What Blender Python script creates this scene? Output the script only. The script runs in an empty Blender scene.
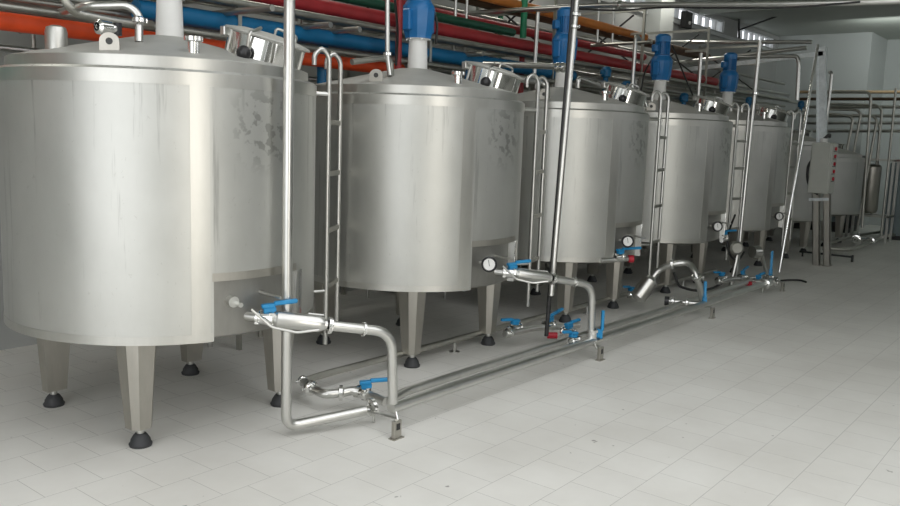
import bpy, math, random
from math import pi, sin, cos, radians, sqrt, atan2
from mathutils import Vector, Matrix
random.seed(7)
sc = bpy.context.scene
COL = sc.collection

# ------------------------------------------------------------------ camera
FPX, YAW, PITCH, ROLL = 832.861, 0.671496, 0.139161, 0.0347600
EYE = Vector((0, 0, 1.6))
fw = Vector((cos(YAW)*cos(PITCH), sin(YAW)*cos(PITCH), -sin(PITCH)))
r0 = Vector((sin(YAW), -cos(YAW), 0)); u0 = r0.cross(fw)
rt = r0*cos(ROLL)+u0*sin(ROLL); up = -r0*sin(ROLL)+u0*cos(ROLL)
cam = bpy.data.objects.new('camera', bpy.data.cameras.new('camera'))
COL.objects.link(cam)
cam.data.sensor_width = 36; cam.data.lens = FPX/900*36
M = Matrix((rt, up, -fw)).transposed().to_4x4(); M.translation = EYE
cam.matrix_world = M
cam.data.clip_start = .05
sc.camera = cam

def ray(x, y): return fw + rt*((x-450)/FPX) - up*((y-253)/FPX)
def ax(x, y, X): d = ray(x, y); return EYE + d*(X/d.x)
def ay(x, y, Y): d = ray(x, y); return EYE + d*(Y/d.y)
def az(x, y, Z): d = ray(x, y); return EYE + d*((Z-1.6)/d.z)

# ------------------------------------------------------------------ materials
def newmat(name):
    m = bpy.data.materials.new(name); m.use_nodes = True
    nt = m.node_tree; b = nt.nodes['Principled BSDF']
    return m, nt, b
def N(nt, t, **k):
    n = nt.nodes.new(t)
    for a, v in k.items(): setattr(n, a, v)
    return n
def ramp(nt, a, b, ca, cb):
    r = N(nt, 'ShaderNodeValToRGB'); e = r.color_ramp.elements
    e[0].position = a; e[1].position = b
    e[0].color = (*ca, 1) if len(ca) == 3 else ca; e[1].color = (*cb, 1)
    return r
def steel(name, c1, c2, r1, r2, scale=(6, 6, .5), bump=.006, metal=1.0, fine=14):
    m, nt, b = newmat(name)
    tc = N(nt, 'ShaderNodeTexCoord'); mp = N(nt, 'ShaderNodeMapping'); mp.inputs['Scale'].default_value = scale
    nt.links.new(tc.outputs['Object'], mp.inputs['Vector'])
    n = N(nt, 'ShaderNodeTexNoise'); n.inputs['Scale'].default_value = 1.6; n.inputs['Detail'].default_value = 6; n.inputs['Roughness'].default_value = .65
    nt.links.new(mp.outputs[0], n.inputs['Vector'])
    r = ramp(nt, .3, .72, c1, c2); nt.links.new(n.outputs['Fac'], r.inputs[0]); nt.links.new(r.outputs[0], b.inputs['Base Color'])
    n2 = N(nt, 'ShaderNodeTexNoise'); n2.inputs['Scale'].default_value = fine; n2.inputs['Detail'].default_value = 4
    nt.links.new(tc.outputs['Object'], n2.inputs['Vector'])
    mr = N(nt, 'ShaderNodeMapRange'); mr.inputs['To Min'].default_value = r1; mr.inputs['To Max'].default_value = r2
    nt.links.new(n.outputs['Fac'], mr.inputs['Value']); nt.links.new(mr.outputs[0], b.inputs['Roughness'])
    bp = N(nt, 'ShaderNodeBump'); bp.inputs['Strength'].default_value = bump; bp.inputs['Distance'].default_value = .01
    nt.links.new(n2.outputs['Fac'], bp.inputs['Height']); nt.links.new(bp.outputs[0], b.inputs['Normal'])
    b.inputs['Metallic'].default_value = metal
    return m
def paint(name, c, rough=.45, var=.12, metal=0.0, scale=8, spec=.5):
    m, nt, b = newmat(name)
    tc = N(nt, 'ShaderNodeTexCoord')
    n = N(nt, 'ShaderNodeTexNoise'); n.inputs['Scale'].default_value = scale; n.inputs['Detail'].default_value = 5
    nt.links.new(tc.outputs['Object'], n.inputs['Vector'])
    r = ramp(nt, .3, .75, tuple(v*(1-var) for v in c), tuple(min(1, v*(1+var)) for v in c))
    nt.links.new(n.outputs['Fac'], r.inputs[0]); nt.links.new(r.outputs[0], b.inputs['Base Color'])
    b.inputs['Roughness'].default_value = rough; b.inputs['Metallic'].default_value = metal
    b.inputs['Specular IOR Level'].default_value = spec
    return m

def shell_material():
    m, nt, b = newmat('brushed cladding sheet')
    L = nt.links.new
    tc = N(nt, 'ShaderNodeTexCoord')
    def noise(scale3, s, det=5, rough=.6):
        mp = N(nt, 'ShaderNodeMapping'); mp.inputs['Scale'].default_value = scale3; L(tc.outputs['Object'], mp.inputs['Vector'])
        n = N(nt, 'ShaderNodeTexNoise'); n.inputs['Scale'].default_value = s; n.inputs['Detail'].default_value = det; n.inputs['Roughness'].default_value = rough
        L(mp.outputs[0], n.inputs['Vector']); return n.outputs['Fac']
    streak = noise((1, 1, .045), 15, 5, .7)
    cloud = noise((1, 1, .6), 2.2)
    speck = noise((1, 1, .7), 38, 3, .7)
    def mix(fac, a, bcol, blend='MIX'):
        x = N(nt, 'ShaderNodeMix', data_type='RGBA', blend_type=blend)
        if isinstance(fac, float): x.inputs['Factor'].default_value = fac
        else: L(fac, x.inputs['Factor'])
        for k, v in (('A', a), ('B', bcol)):
            if isinstance(v, tuple): x.inputs[k if False else (6 if k == 'A' else 7)].default_value = (*v, 1)
            else: L(v, x.inputs[6 if k == 'A' else 7])
        return x.outputs[2]
    r = ramp(nt, .3, .7, (.485, .488, .462), (.58, .583, .555)); L(cloud, r.inputs[0])
    # thin dark run marks down the sheet
    r2 = ramp(nt, .58, .66, (0, 0, 0), (.5, .5, .5)); L(streak, r2.inputs[0])
    c = mix(r2.outputs[0], r.outputs[0], (.26, .26, .245))
    r3 = ramp(nt, .66, .72, (0, 0, 0), (.5, .5, .5)); L(speck, r3.inputs[0])
    c = mix(r3.outputs[0], c, (.40, .40, .37))
    # scuffed patch left by handling on the flank below the rim
    vm = N(nt, 'ShaderNodeVectorMath', operation='DISTANCE'); L(tc.outputs['Object'], vm.inputs[0]); vm.inputs[1].default_value = (.05, -.82, 1.62)
    mr = N(nt, 'ShaderNodeMapRange'); mr.inputs['From Min'].default_value = .10; mr.inputs['From Max'].default_value = .26; mr.inputs['To Min'].default_value = 1; mr.inputs['To Max'].default_value = 0
    L(vm.outputs['Value'], mr.inputs['Value'])
    blot = noise((1, 1, 1), 11, 3)
    r4 = ramp(nt, .52, .56, (0, 0, 0), (.8, .8, .8)); L(blot, r4.inputs[0])
    mu = N(nt, 'ShaderNodeMath', operation='MULTIPLY'); L(mr.outputs[0], mu.inputs[0]); L(r4.outputs[0], mu.inputs[1])
    c = mix(mu.outputs[0], c, (.30, .30, .28))
    L(c, b.inputs['Base Color'])
    b.inputs['Metallic'].default_value = .88
    mr2 = N(nt, 'ShaderNodeMapRange'); mr2.inputs['To Min'].default_value = .36; mr2.inputs['To Max'].default_value = .50
    L(cloud, mr2.inputs['Value']); L(mr2.outputs[0], b.inputs['Roughness'])
    b.inputs['Anisotropic'].default_value = .0
    bp = N(nt, 'ShaderNodeBump'); bp.inputs['Strength'].default_value = .12; bp.inputs['Distance'].default_value = .02
    L(noise((1, 1, .5), 3.5, 2), bp.inputs['Height']); L(bp.outputs[0], b.inputs['Normal'])
    return m

def floor_material():
    m, nt, b = newmat('pale floor tile')
    L = nt.links.new
    g = N(nt, 'ShaderNodeNewGeometry'); mp = N(nt, 'ShaderNodeMapping')
    mp.inputs['Location'].default_value = (-.01, -.008, 0); L(g.outputs['Position'], mp.inputs['Vector'])
    br = N(nt, 'ShaderNodeTexBrick', offset=.5, offset_frequency=2)
    br.inputs['Scale'].default_value = 1; br.inputs['Brick Width'].default_value = .265; br.inputs['Row Height'].default_value = .265
    br.inputs['Mortar Size'].default_value = .0016; br.inputs['Mortar Smooth'].default_value = .6; br.inputs['Bias'].default_value = 0
    br.inputs['Color1'].default_value = (.80, .795, .765, 1); br.inputs['Color2'].default_value = (.775, .77, .74, 1); br.inputs['Mortar'].default_value = (.40, .395, .375, 1)
    L(mp.outputs[0], br.inputs['Vector'])
    n = N(nt, 'ShaderNodeTexNoise'); n.inputs['Scale'].default_value = 1.1; n.inputs['Detail'].default_value = 7; n.inputs['Roughness'].default_value = .6
    L(g.outputs['Position'], n.inputs['Vector'])
    r = ramp(nt, .3, .7, (.84, .83, .81), (1, 1, .99)); L(n.outputs['Fac'], r.inputs[0])
    mx = N(nt, 'ShaderNodeMix', data_type='RGBA', blend_type='MULTIPLY'); mx.inputs['Factor'].default_value = 1
    L(br.outputs['Color'], mx.inputs[6]); L(r.outputs[0], mx.inputs[7])
    n2 = N(nt, 'ShaderNodeTexNoise'); n2.inputs['Scale'].default_value = 13; n2.inputs['Detail'].default_value = 3
    L(g.outputs['Position'], n2.inputs['Vector'])
    r2 = ramp(nt, .73, .76, (0, 0, 0), (.8, .8, .8)); L(n2.outputs['Fac'], r2.inputs[0])
    mx2 = N(nt, 'ShaderNodeMix', data_type='RGBA'); L(r2.outputs[0], mx2.inputs['Factor']); L(mx.outputs[2], mx2.inputs[6]); mx2.inputs[7].default_value = (.22, .21, .19, 1)
    L(mx2.outputs[2], b.inputs['Base Color'])
    mr = N(nt, 'ShaderNodeMapRange'); mr.inputs['To Min'].default_value = .38; mr.inputs['To Max'].default_value = .62
    L(n.outputs['Fac'], mr.inputs['Value']); L(mr.outputs[0], b.inputs['Roughness'])
    b.inputs['Specular IOR Level'].default_value = .35
    return m

MT = dict(
    shell=shell_material(), floor=floor_material(),
    band=steel('polished band steel', (.50, .50, .47), (.62, .615, .58), .32, .42, (3, 3, .8)),
    lid=steel('dull lid steel', (.40, .40, .375), (.47, .47, .44), .5, .62, (4, 4, 4), metal=.35),
    pipe=steel('stainless pipe', (.60, .60, .575), (.68, .68, .655), .27, .33, (3, 3, 3)),
    dullpipe=steel('weathered stainless pipe', (.42, .415, .38), (.52, .515, .47), .36, .46, (3, 3, 3)),
    mirror=steel('mirror polished steel', (.74, .74, .72), (.86, .86, .84), .07, .14, (5, 5, 5), bump=.004),
    inner=steel('dull inner vessel steel', (.30, .295, .275), (.40, .395, .37), .42, .55, (3, 3, 1)),
    leg=steel('leg sheet steel', (.42, .405, .365), (.54, .52, .475), .34, .48, (4, 4, 1)),
    galv=steel('galvanized channel', (.6, .64, .66), (.82, .86, .88), .35, .5, (9, 9, 9), metal=.7),
    rubber=paint('black rubber', (.035, .037, .04), .6), black=paint('black plastic', (.018, .018, .02), .35),
    cable=paint('black cable sheath', (.02, .02, .02), .5),
    blue=paint('blue motor enamel', (.010, .145, .38), .34), bluepipe=paint('blue pipe paint', (.004, .135, .30), .42),
    handle=paint('light blue handle sleeve', (.015, .24, .50), .4),
    orange=paint('orange red pipe paint', (.78, .085, .02), .42), red=paint('dark red pipe paint', (.34, .025, .03), .42),
    green=paint('green pipe paint', (.01, .27, .12), .4), dgreen=paint('dark green pipe paint', (.012, .085, .05), .45), amber=paint('orange brown pipe paint', (.56, .19, .035), .5),
    tan=paint('tan pipe paint', (.42, .30, .17), .55), brown=paint('brown pipe lagging', (.09, .055, .03), .6),
    iron=paint('dark iron', (.045, .045, .045), .55), white=paint('white dial face', (.8, .8, .78), .4, .03),
    box=paint('grey beige cabinet enamel', (.46, .47, .43), .45, .05), redp=paint('red plastic', (.42, .015, .03), .35),
    slate=paint('blue grey panel', (.20, .25, .26), .5), teal=paint('teal enamel', (.05, .33, .28), .5),
    wall=paint('grey plaster', (.40, .41, .40), .8, .06, scale=1.5), farwall=paint('pale panel wall', (.50, .53, .52), .6, .04, scale=.8),
    dimwall=paint('darkened unseen wall', (.17, .175, .16), .9, .1, scale=2),  # darker tone given to the unseen front wall to dim tank reflections
    ceil=paint('grey green ceiling', (.42, .45, .41), .55, .05, scale=1.2), frame=paint('window frame paint', (.55, .57, .57), .5, .04),
    column=paint('column plaster', (.44, .46, .45), .7, .05, scale=2),
)
gm, gnt, gb = newmat('frosted window glass')
gb.inputs['Base Color'].default_value = (.95, .97, 1, 1); gb.inputs['Transmission Weight'].default_value = 1; gb.inputs['Roughness'].default_value = .05; gb.inputs['IOR'].default_value = 1.02
gn = N(gnt, 'ShaderNodeTexNoise'); gn.inputs['Scale'].default_value = 30
gbp = N(gnt, 'ShaderNodeBump'); gbp.inputs['Strength'].default_value = .02; gnt.links.new(gn.outputs['Fac'], gbp.inputs['Height']); gnt.links.new(gbp.outputs[0], gb.inputs['Normal'])
MT['glass'] = gm

# ------------------------------------------------------------------ mesh helpers
class MB:
    def __init__(s): s.v = []; s.f = []
    def add(s, vs, fs):
        o = len(s.v); s.v += [tuple(v) for v in vs]; s.f += [tuple(i+o for i in f) for f in fs]; return s
    def box(s, x0, x1, y0, y1, z0, z1, mtx=None, bev=0.0):
        if bev > 0:
            b = min(bev, (x1-x0)/3, (y1-y0)/3, (z1-z0)/3)
            def ringp(x0, x1, y0, y1, z): return [(x0+b, y0, z), (x1-b, y0, z), (x1, y0+b, z), (x1, y1-b, z), (x1-b, y1, z), (x0+b, y1, z), (x0, y1-b, z), (x0, y0+b, z)]
            def ringi(z): return [(x0+b, y0+b, z), (x1-b, y0+b, z), (x1-b, y0+b, z), (x1-b, y1-b, z), (x1-b, y1-b, z), (x0+b, y1-b, z), (x0+b, y1-b, z), (x0+b, y0+b, z)]
            rs = [ringi(z0), ringp(x0, x1, y0, y1, z0+b), ringp(x0, x1, y0, y1, z1-b), ringi(z1)]
            vs = [p for r in rs for p in r]; fs = [tuple(range(7, -1, -1)), tuple(range(24, 32))]
            for k in range(3):
                for i in range(8): j = (i+1) % 8; fs.append((k*8+i, k*8+j, k*8+8+j, k*8+8+i))
        else:
            vs = [(x0, y0, z0), (x1, y0, z0), (x1, y1, z0), (x0, y1, z0), (x0, y0, z1), (x1, y0, z1), (x1, y1, z1), (x0, y1, z1)]
            fs = [(3, 2, 1, 0), (4, 5, 6, 7), (0, 1, 5, 4), (1, 2, 6, 5), (2, 3, 7, 6), (3, 0, 4, 7)]
        if mtx is not None: vs = [mtx @ Vector(v) for v in vs]
        return s.add(vs, fs)
    def lathe(s, prof, n=32, o=(0, 0, 0), axis=(0, 0, 1)):
        q = Vector((0, 0, 1)).rotation_difference(Vector(axis).normalized()); o = Vector(o)
        vs = []; fs = []; idx = []
        for r, z in prof:
            if r < 1e-6: idx.append([len(vs)]); vs.append(o+q @ Vector((0, 0, z)))
            else:
                idx.append(list(range(len(vs), len(vs)+n)))
                for i in range(n): a = 2*pi*i/n; vs.append(o+q @ Vector((r*cos(a), r*sin(a), z)))
        for a, b in zip(idx, idx[1:]):
            for i in range(n):
                j = (i+1) % n
                if len(a) == 1 and len(b) == 1: break
                if len(a) == 1: fs.append((a[0], b[j], b[i]))
                elif len(b) == 1: fs.append((a[i], a[j], b[0]))
                else: fs.append((a[i], a[j], b[j], b[i]))
        return s.add(vs, fs)
    def cyl(s, a, b, r, n=16, r2=None):
        a = Vector(a); b = Vector(b); h = (b-a).length; r2 = r if r2 is None else r2
        return s.lathe([(0, 0), (r, 0), (r2, h), (0, h)], n, a, b-a)
    def tube(s, pts, r, bend=0.0, n=14, cap=True):
        P = [Vector(p) for p in pts]
        if bend > 0 and len(P) > 2:
            Q = [P[0]]
            for i in range(1, len(P)-1):
                a, b, c = P[i-1], P[i], P[i+1]
                d1 = (a-b); d2 = (c-b); l = min(bend, d1.length*.49, d2.length*.49)
                d1.normalize(); d2.normalize(); p = b+d1*l; q = b+d2*l
                for k in range(7):
                    t = k/6; Q.append(p*(1-t)**2 + b*2*t*(1-t) + q*t*t)
            Q.append(P[-1]); P = Q
        rings = []; d = (P[1]-P[0]).normalized()
        nrm = d.cross(Vector((0, 0, 1)))
        if nrm.length < 1e-3: nrm = d.cross(Vector((1, 0, 0)))
        nrm.normalize(); vs = []; fs = []
        for i, p in enumerate(P):
            t = (P[min(i+1, len(P)-1)]-P[max(i-1, 0)]).normalized()
            nrm = (nrm - t*nrm.dot(t)).normalized(); bn = t.cross(nrm)
            for k in range(n): a = 2*pi*k/n; vs.append(p+(nrm*cos(a)+bn*sin(a))*r)
        for i in range(len(P)-1):
            for k in range(n): j = (k+1) % n; fs.append((i*n+k, i*n+j, i*n+n+j, i*n+n+k))
        if cap: fs.append(tuple(range(n-1, -1, -1))); fs.append(tuple(range((len(P)-1)*n, len(P)*n)))
        return s.add(vs, fs)
    def sphere(s, o, r, n=16): 
        return s.lathe([(r*sin(pi*i/8), -r*cos(pi*i/8)) for i in range(9)], n, o)
    def clamp(s, o, axis, r, w=.02):
        "hygienic pipe clamp: two ferrules, band and wing nut"
        o = Vector(o); a = Vector(axis).normalized()
        s.lathe([(r*.9, -w*.9), (r*1.35, -w*.55), (r*1.6, -w*.5), (r*1.6, w*.5), (r*1.35, w*.55), (r*.9, w*.9)], 20, o, a)
        side = a.cross(Vector((0, 0, 1))); side = side.normalized() if side.length > .01 else Vector((1, 0, 0))
        s.cyl(o+side*r*1.4, o+side*r*2.3, r*.2, 8); s.cyl(o+side*r*2.1-Vector((0, 0, r*.5)), o+side*r*2.1+Vector((0, 0, r*.5)), r*.17, 8)
        return s
    def build(s, name, mat, parent=None, loc=None):
        me = bpy.data.meshes.new(name)
        if loc is not None: vs = [(v[0]-loc[0], v[1]-loc[1], v[2]-loc[2]) for v in s.v]
        else: vs = s.v
        me.from_pydata(vs, [], s.f); me.update()
        me.materials.append(MT[mat]); me.shade_smooth()
        try: me.set_sharp_from_angle(angle=radians(32))
        except Exception: pass
        o = bpy.data.objects.new(name, me); COL.objects.link(o)
        if loc is not None: o.location = loc
        if parent: o.parent = parent
        return o

def tag(o, label=None, cat=None, group=None, kind=None):
    if label: o['label'] = label
    if cat: o['category'] = cat
    if group: o['group'] = group
    if kind: o['kind'] = kind
    return o
def empty(name, loc, label, cat, group=None, rz=0):
    o = bpy.data.objects.new(name, None); COL.objects.link(o); o.location = loc; o.rotation_euler.z = rz; o.empty_display_size = .1
    return tag(o, label, cat, group)
kids = {}
def copy_tree(o, parent=None):
    c = o.copy(); COL.objects.link(c); c.parent = parent
    for ch in [x for x in list(COL.objects) if x.parent == o]: copy_tree(ch, c)
    return c
def struct(name, mb, mat, **k): return tag(mb.build(name, mat, **k), kind='structure')

# ------------------------------------------------------------------ the hall
CZ = 3.95
XF = 18.55
struct('floor', MB().box(-7, 21, -6, 7, -.1, 0), 'floor')
cm = MB().box(5.0, 21, -6, 6.2, CZ, CZ+.15).box(-2.5, 5.0, 3.1, 6.2, CZ, CZ+.15)      # roof left open over the near aisle, added to light the floor
for x in (-2.5, .0, 2.4): cm.box(x, x+.2, -6, 3.1, CZ, CZ+.15)
cm.box(-2.5, 5.0, -6, -4.4, CZ, CZ+.15)
struct('ceiling', cm, 'ceil')
YB = 6.0
wins = [(10.3, 12.3), (13.15, 15.45), (16.15, 18.35)]
bw = MB(); z0, z1 = 3.66, 3.88
bw.box(-6.5, 21, YB, YB+.2, 0, z0); bw.box(-6.5, 21, YB, YB+.2, z1, CZ)
e = [-6.5]+[v for w in wins for v in w]+[21]
for i in range(0, len(e), 2): bw.box(e[i], e[i+1], YB, YB+.2, z0, z1)
struct('wall_back', bw, 'wall')
for i, (a, b) in enumerate(wins):
    f = MB(); n = 7
    f.box(a, b, YB+.04, YB+.10, z0, z0+.02); f.box(a, b, YB+.04, YB+.10, z1-.02, z1)
    for k in range(n+1): x = a+(b-a)*k/n; f.box(max(a, x-.012), min(b, x+.012), YB+.03, YB+.11, z0+.02, z1-.02)
    w = struct('window_%d' % (i+1), f, 'frame')
    MB().box(a, b, YB+.065, YB+.073, z0+.02, z1-.02).build('window_pane', 'glass', w)
# far end wall with a deeper bay on the right
fwm = MB(); fwm.box(XF, XF+.2, 4.17, YB, 0, CZ); fwm.box(XF+.2, XF+1.4, 4.17, 4.37, 0, CZ)
struct('wall_far', fwm, 'farwall')
struct('wall_far_bay', MB().box(XF+1.4, XF+1.6, -5.2, 4.37, 0, CZ), 'farwall')
# near-side wall behind the photographer with a doorway and high windows
fr = MB(); YF = -5.0
fr.box(-3.2, -.5, YF-.2, YF, 0, CZ); fr.box(-.5, 1.5, YF-.2, YF, 3.2, CZ)
nw = [(2.2, 4.6), (5.4, 7.8), (8.6, 11.0), (12, 14.4), (15.5, 18)]
fr.box(1.5, 20.15, YF-.2, YF, 0, 2.9); fr.box(1.5, 20.15, YF-.2, YF, 3.7, CZ)
e = [1.5]+[v for w in nw for v in w]+[20.15]
for i in range(0, len(e), 2): fr.box(e[i], e[i+1], YF-.2, YF, 2.9, 3.7)
struct('wall_front', fr, 'dimwall')
wl = MB(); wl.box(-3.6, -3.4, -5, -2.4, 0, CZ).box(-3.6, -3.4, 3.4, YB, 0, CZ).box(-3.6, -3.4, -2.4, 3.4, 3.0, CZ)  # unseen wall, added so light through its opening falls off along the row
struct('wall_left_added', wl, 'farwall')
# ceiling beams and bracing
for i, x in enumerate((9.6, 14.3)):
    struct('trim_%d' % (i+1), MB().box(x, x+.14, -4.9, YB, CZ-.10, CZ), 'ceil')
struct('trim_3', MB().box(-2, 18.5, YB-.06, YB, 3.56, 3.62), 'frame')
# column against the back wall
a = ay(596, 60, 5.95); 
struct('trim_4', MB().box(12.15, 12.62, 5.72, 5.99, 0, CZ), 'column')

# ------------------------------------------------------------------ tanks
R = .823
def shell_mb(zb, zt, nz0=None):
    mb = MB(); n = 144; a0, a1 = -108.0, -70.0
    zs = [zb, nz0, zt]; Ri = .775
    for i in range(n):
        d0 = -180+360*i/n; d1 = -180+360*(i+1)/n
        notch = nz0 and d0 >= a0-.01 and d1 <= a1+.01
        c = [(cos(radians(d)), sin(radians(d))) for d in (d0, d1)]
        def wall(za, zb_, r0=R, r1=R):
            mb.add([(c[0][0]*r0, c[0][1]*r0, za), (c[1][0]*r0, c[1][1]*r0, za), (c[1][0]*r1, c[1][1]*r1, zb_), (c[0][0]*r1, c[0][1]*r1, zb_)], [(0, 1, 2, 3)])
        wall(zs[1] if notch else zb, zt)
        wall(zt, zt+.012, R, R-.012); wall(zt+.012, zt+.012, R-.012, .74)
        zl = zs[1] if notch else zb
        mb.add([(c[0][0]*R, c[0][1]*R, zl), (c[0][0]*Ri, c[0][1]*Ri, zl), (c[1][0]*Ri, c[1][1]*Ri, zl), (c[1][0]*R, c[1][1]*R, zl)], [(0, 1, 2, 3)])
    if nz0:
        for d in (a0+.5 if False else -107.5, -70.0):
            d = -107.5 if d < -100 else -70
            x, y = cos(radians(d)), sin(radians(d))
            mb.add([(x*R, y*R, zb), (x*Ri, y*Ri, zb), (x*Ri, y*Ri, nz0), (x*R, y*R, nz0)], [(0, 1, 2, 3)])
    # weld the ring so it shades smoothly
    return mb
def arc_band(r, h0, h1, d0, d1, n, t=.003):
    mb = MB()
    for i in range(n):
        a, b = radians(d0+(d1-d0)*i/n), radians(d0+(d1-d0)*(i+1)/n)
        A = [(cos(a), sin(a)), (cos(b), sin(b))]
        v = [(A[k][0]*q, A[k][1]*q, z) for q in (r, r+t) for z in (h0, h1) for k in (0, 1)]
        mb.add(v, [(4, 5, 7, 6), (0, 1, 5, 4), (2, 6, 7, 3)]+([(0, 4, 6, 2)] if i == 0 and d1-d0 < 359 else [])+([(1, 3, 7, 5)] if i == n-1 and d1-d0 < 359 else []))
    return mb
def weld(o, dist=1e-4):
    import bmesh
    bm = bmesh.new(); bm.from_mesh(o.data); bmesh.ops.remove_doubles(bm, verts=bm.verts, dist=dist); bmesh.ops.recalc_face_normals(bm, faces=bm.faces)
    bm.to_mesh(o.data); bm.free(); o.data.shade_smooth(); o.data.set_sharp_from_angle(angle=radians(32)); return o

def make_tank(zt=1.854, zb=.564, full=True, name='storage_tank'):
    t = empty(name, (0, 0, 0), 'x', 'tank')
    nz = .862 if full else None
    weld(shell_mb(zb, zt, nz).build('cladding', 'shell', t))
    weld(arc_band(R, zt-.062, zt, -180, 180, 120).build('top_band', 'band', t))
    weld(arc_band(R, zb, zb+.042, -69.9 if full else -180, 252-.1 if full else 180, 110).build('bottom_band', 'band', t))
    if full:
        weld(arc_band(R, zb+.042, zt-.062, -115, -108.6, 6, .002).build('seam_reflection_strip', 'band', t))  # lap seam plus the doorway reflection, drawn as a paler strip
        weld(arc_band(R, nz, nz+.04, -108, -70, 14, .002).build('recess_trim', 'leg', t))
        weld(arc_band(R, zb+.03, nz, -69.9, -66, 4, .005).build('recess_edge', 'mirror', t))
    # inner vessel and dished bottom
    inner = MB().lathe([(.775, zt), (.775, zb+.012), (.76, zb), (.55, zb-.055), (.12, zb-.12), (.06, zb-.125), (.06, zb-.17), (0, zb-.17)], 96)
    inner.build('inner_vessel', 'inner', t)
    s = .775
    MB().lathe([(s-.004, zt+.002), (s, zt+.016), (s, zt+.062), (s-.006, zt+.07), (.70, zt+.088), (.35, zt+.172), (.12, zt+.226), (.0, zt+.232)], 96).build('lid', 'lid', t)
    weld(arc_band(s, zt+.014, zt+.066, -180, 180, 100, .002).build('lid_band', 'band', t))
    # legs: folded tapering sheet, six-sided, with black adjustable feet
    for sx in (-1, 1):
        for sy in (-1, 1):
            m = MB(); cx, cy = .45*sx, .45*sy; w0, w1 = .085, .055; zt_, zl = zb+.0, .095
            hexa = [(-.55, -1), (.55, -1), (1, -.35), (1, 1), (-1, 1), (-1, -.35)]
            ang = 0 if sy < 0 else pi
            def ring(w, z, dx, dy): return [(cx+dx+(p[0]*cos(ang)-p[1]*sin(ang))*w, cy+dy+(p[0]*sin(ang)+p[1]*cos(ang))*w*.85, z) for p in hexa]
            vs = ring(w0, zb-.02, 0, 0)+ring(w1, zl, 0, 0)
            fs = [(5, 4, 3, 2, 1, 0), tuple(range(6, 12))]
            fs = [tuple(reversed(f)) for f in fs]
            for i in range(6): j = (i+1) % 6; fs.append((i, i+6, j+6, j))
            m.add(vs, fs)
            lg = m.build('leg', 'leg', t)
            MB().lathe([(0, 0), (.054, 0), (.058, .012), (.05, .022), (.048, .035), (.034, .058), (.026, .066), (0, .066)], 24, (cx, cy, 0)).build('rubber_foot', 'rubber', lg)
            MB().cyl((cx, cy, .06), (cx, cy, .097), .019, 12).build('foot_spindle', 'pipe', lg)
    return t
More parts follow.
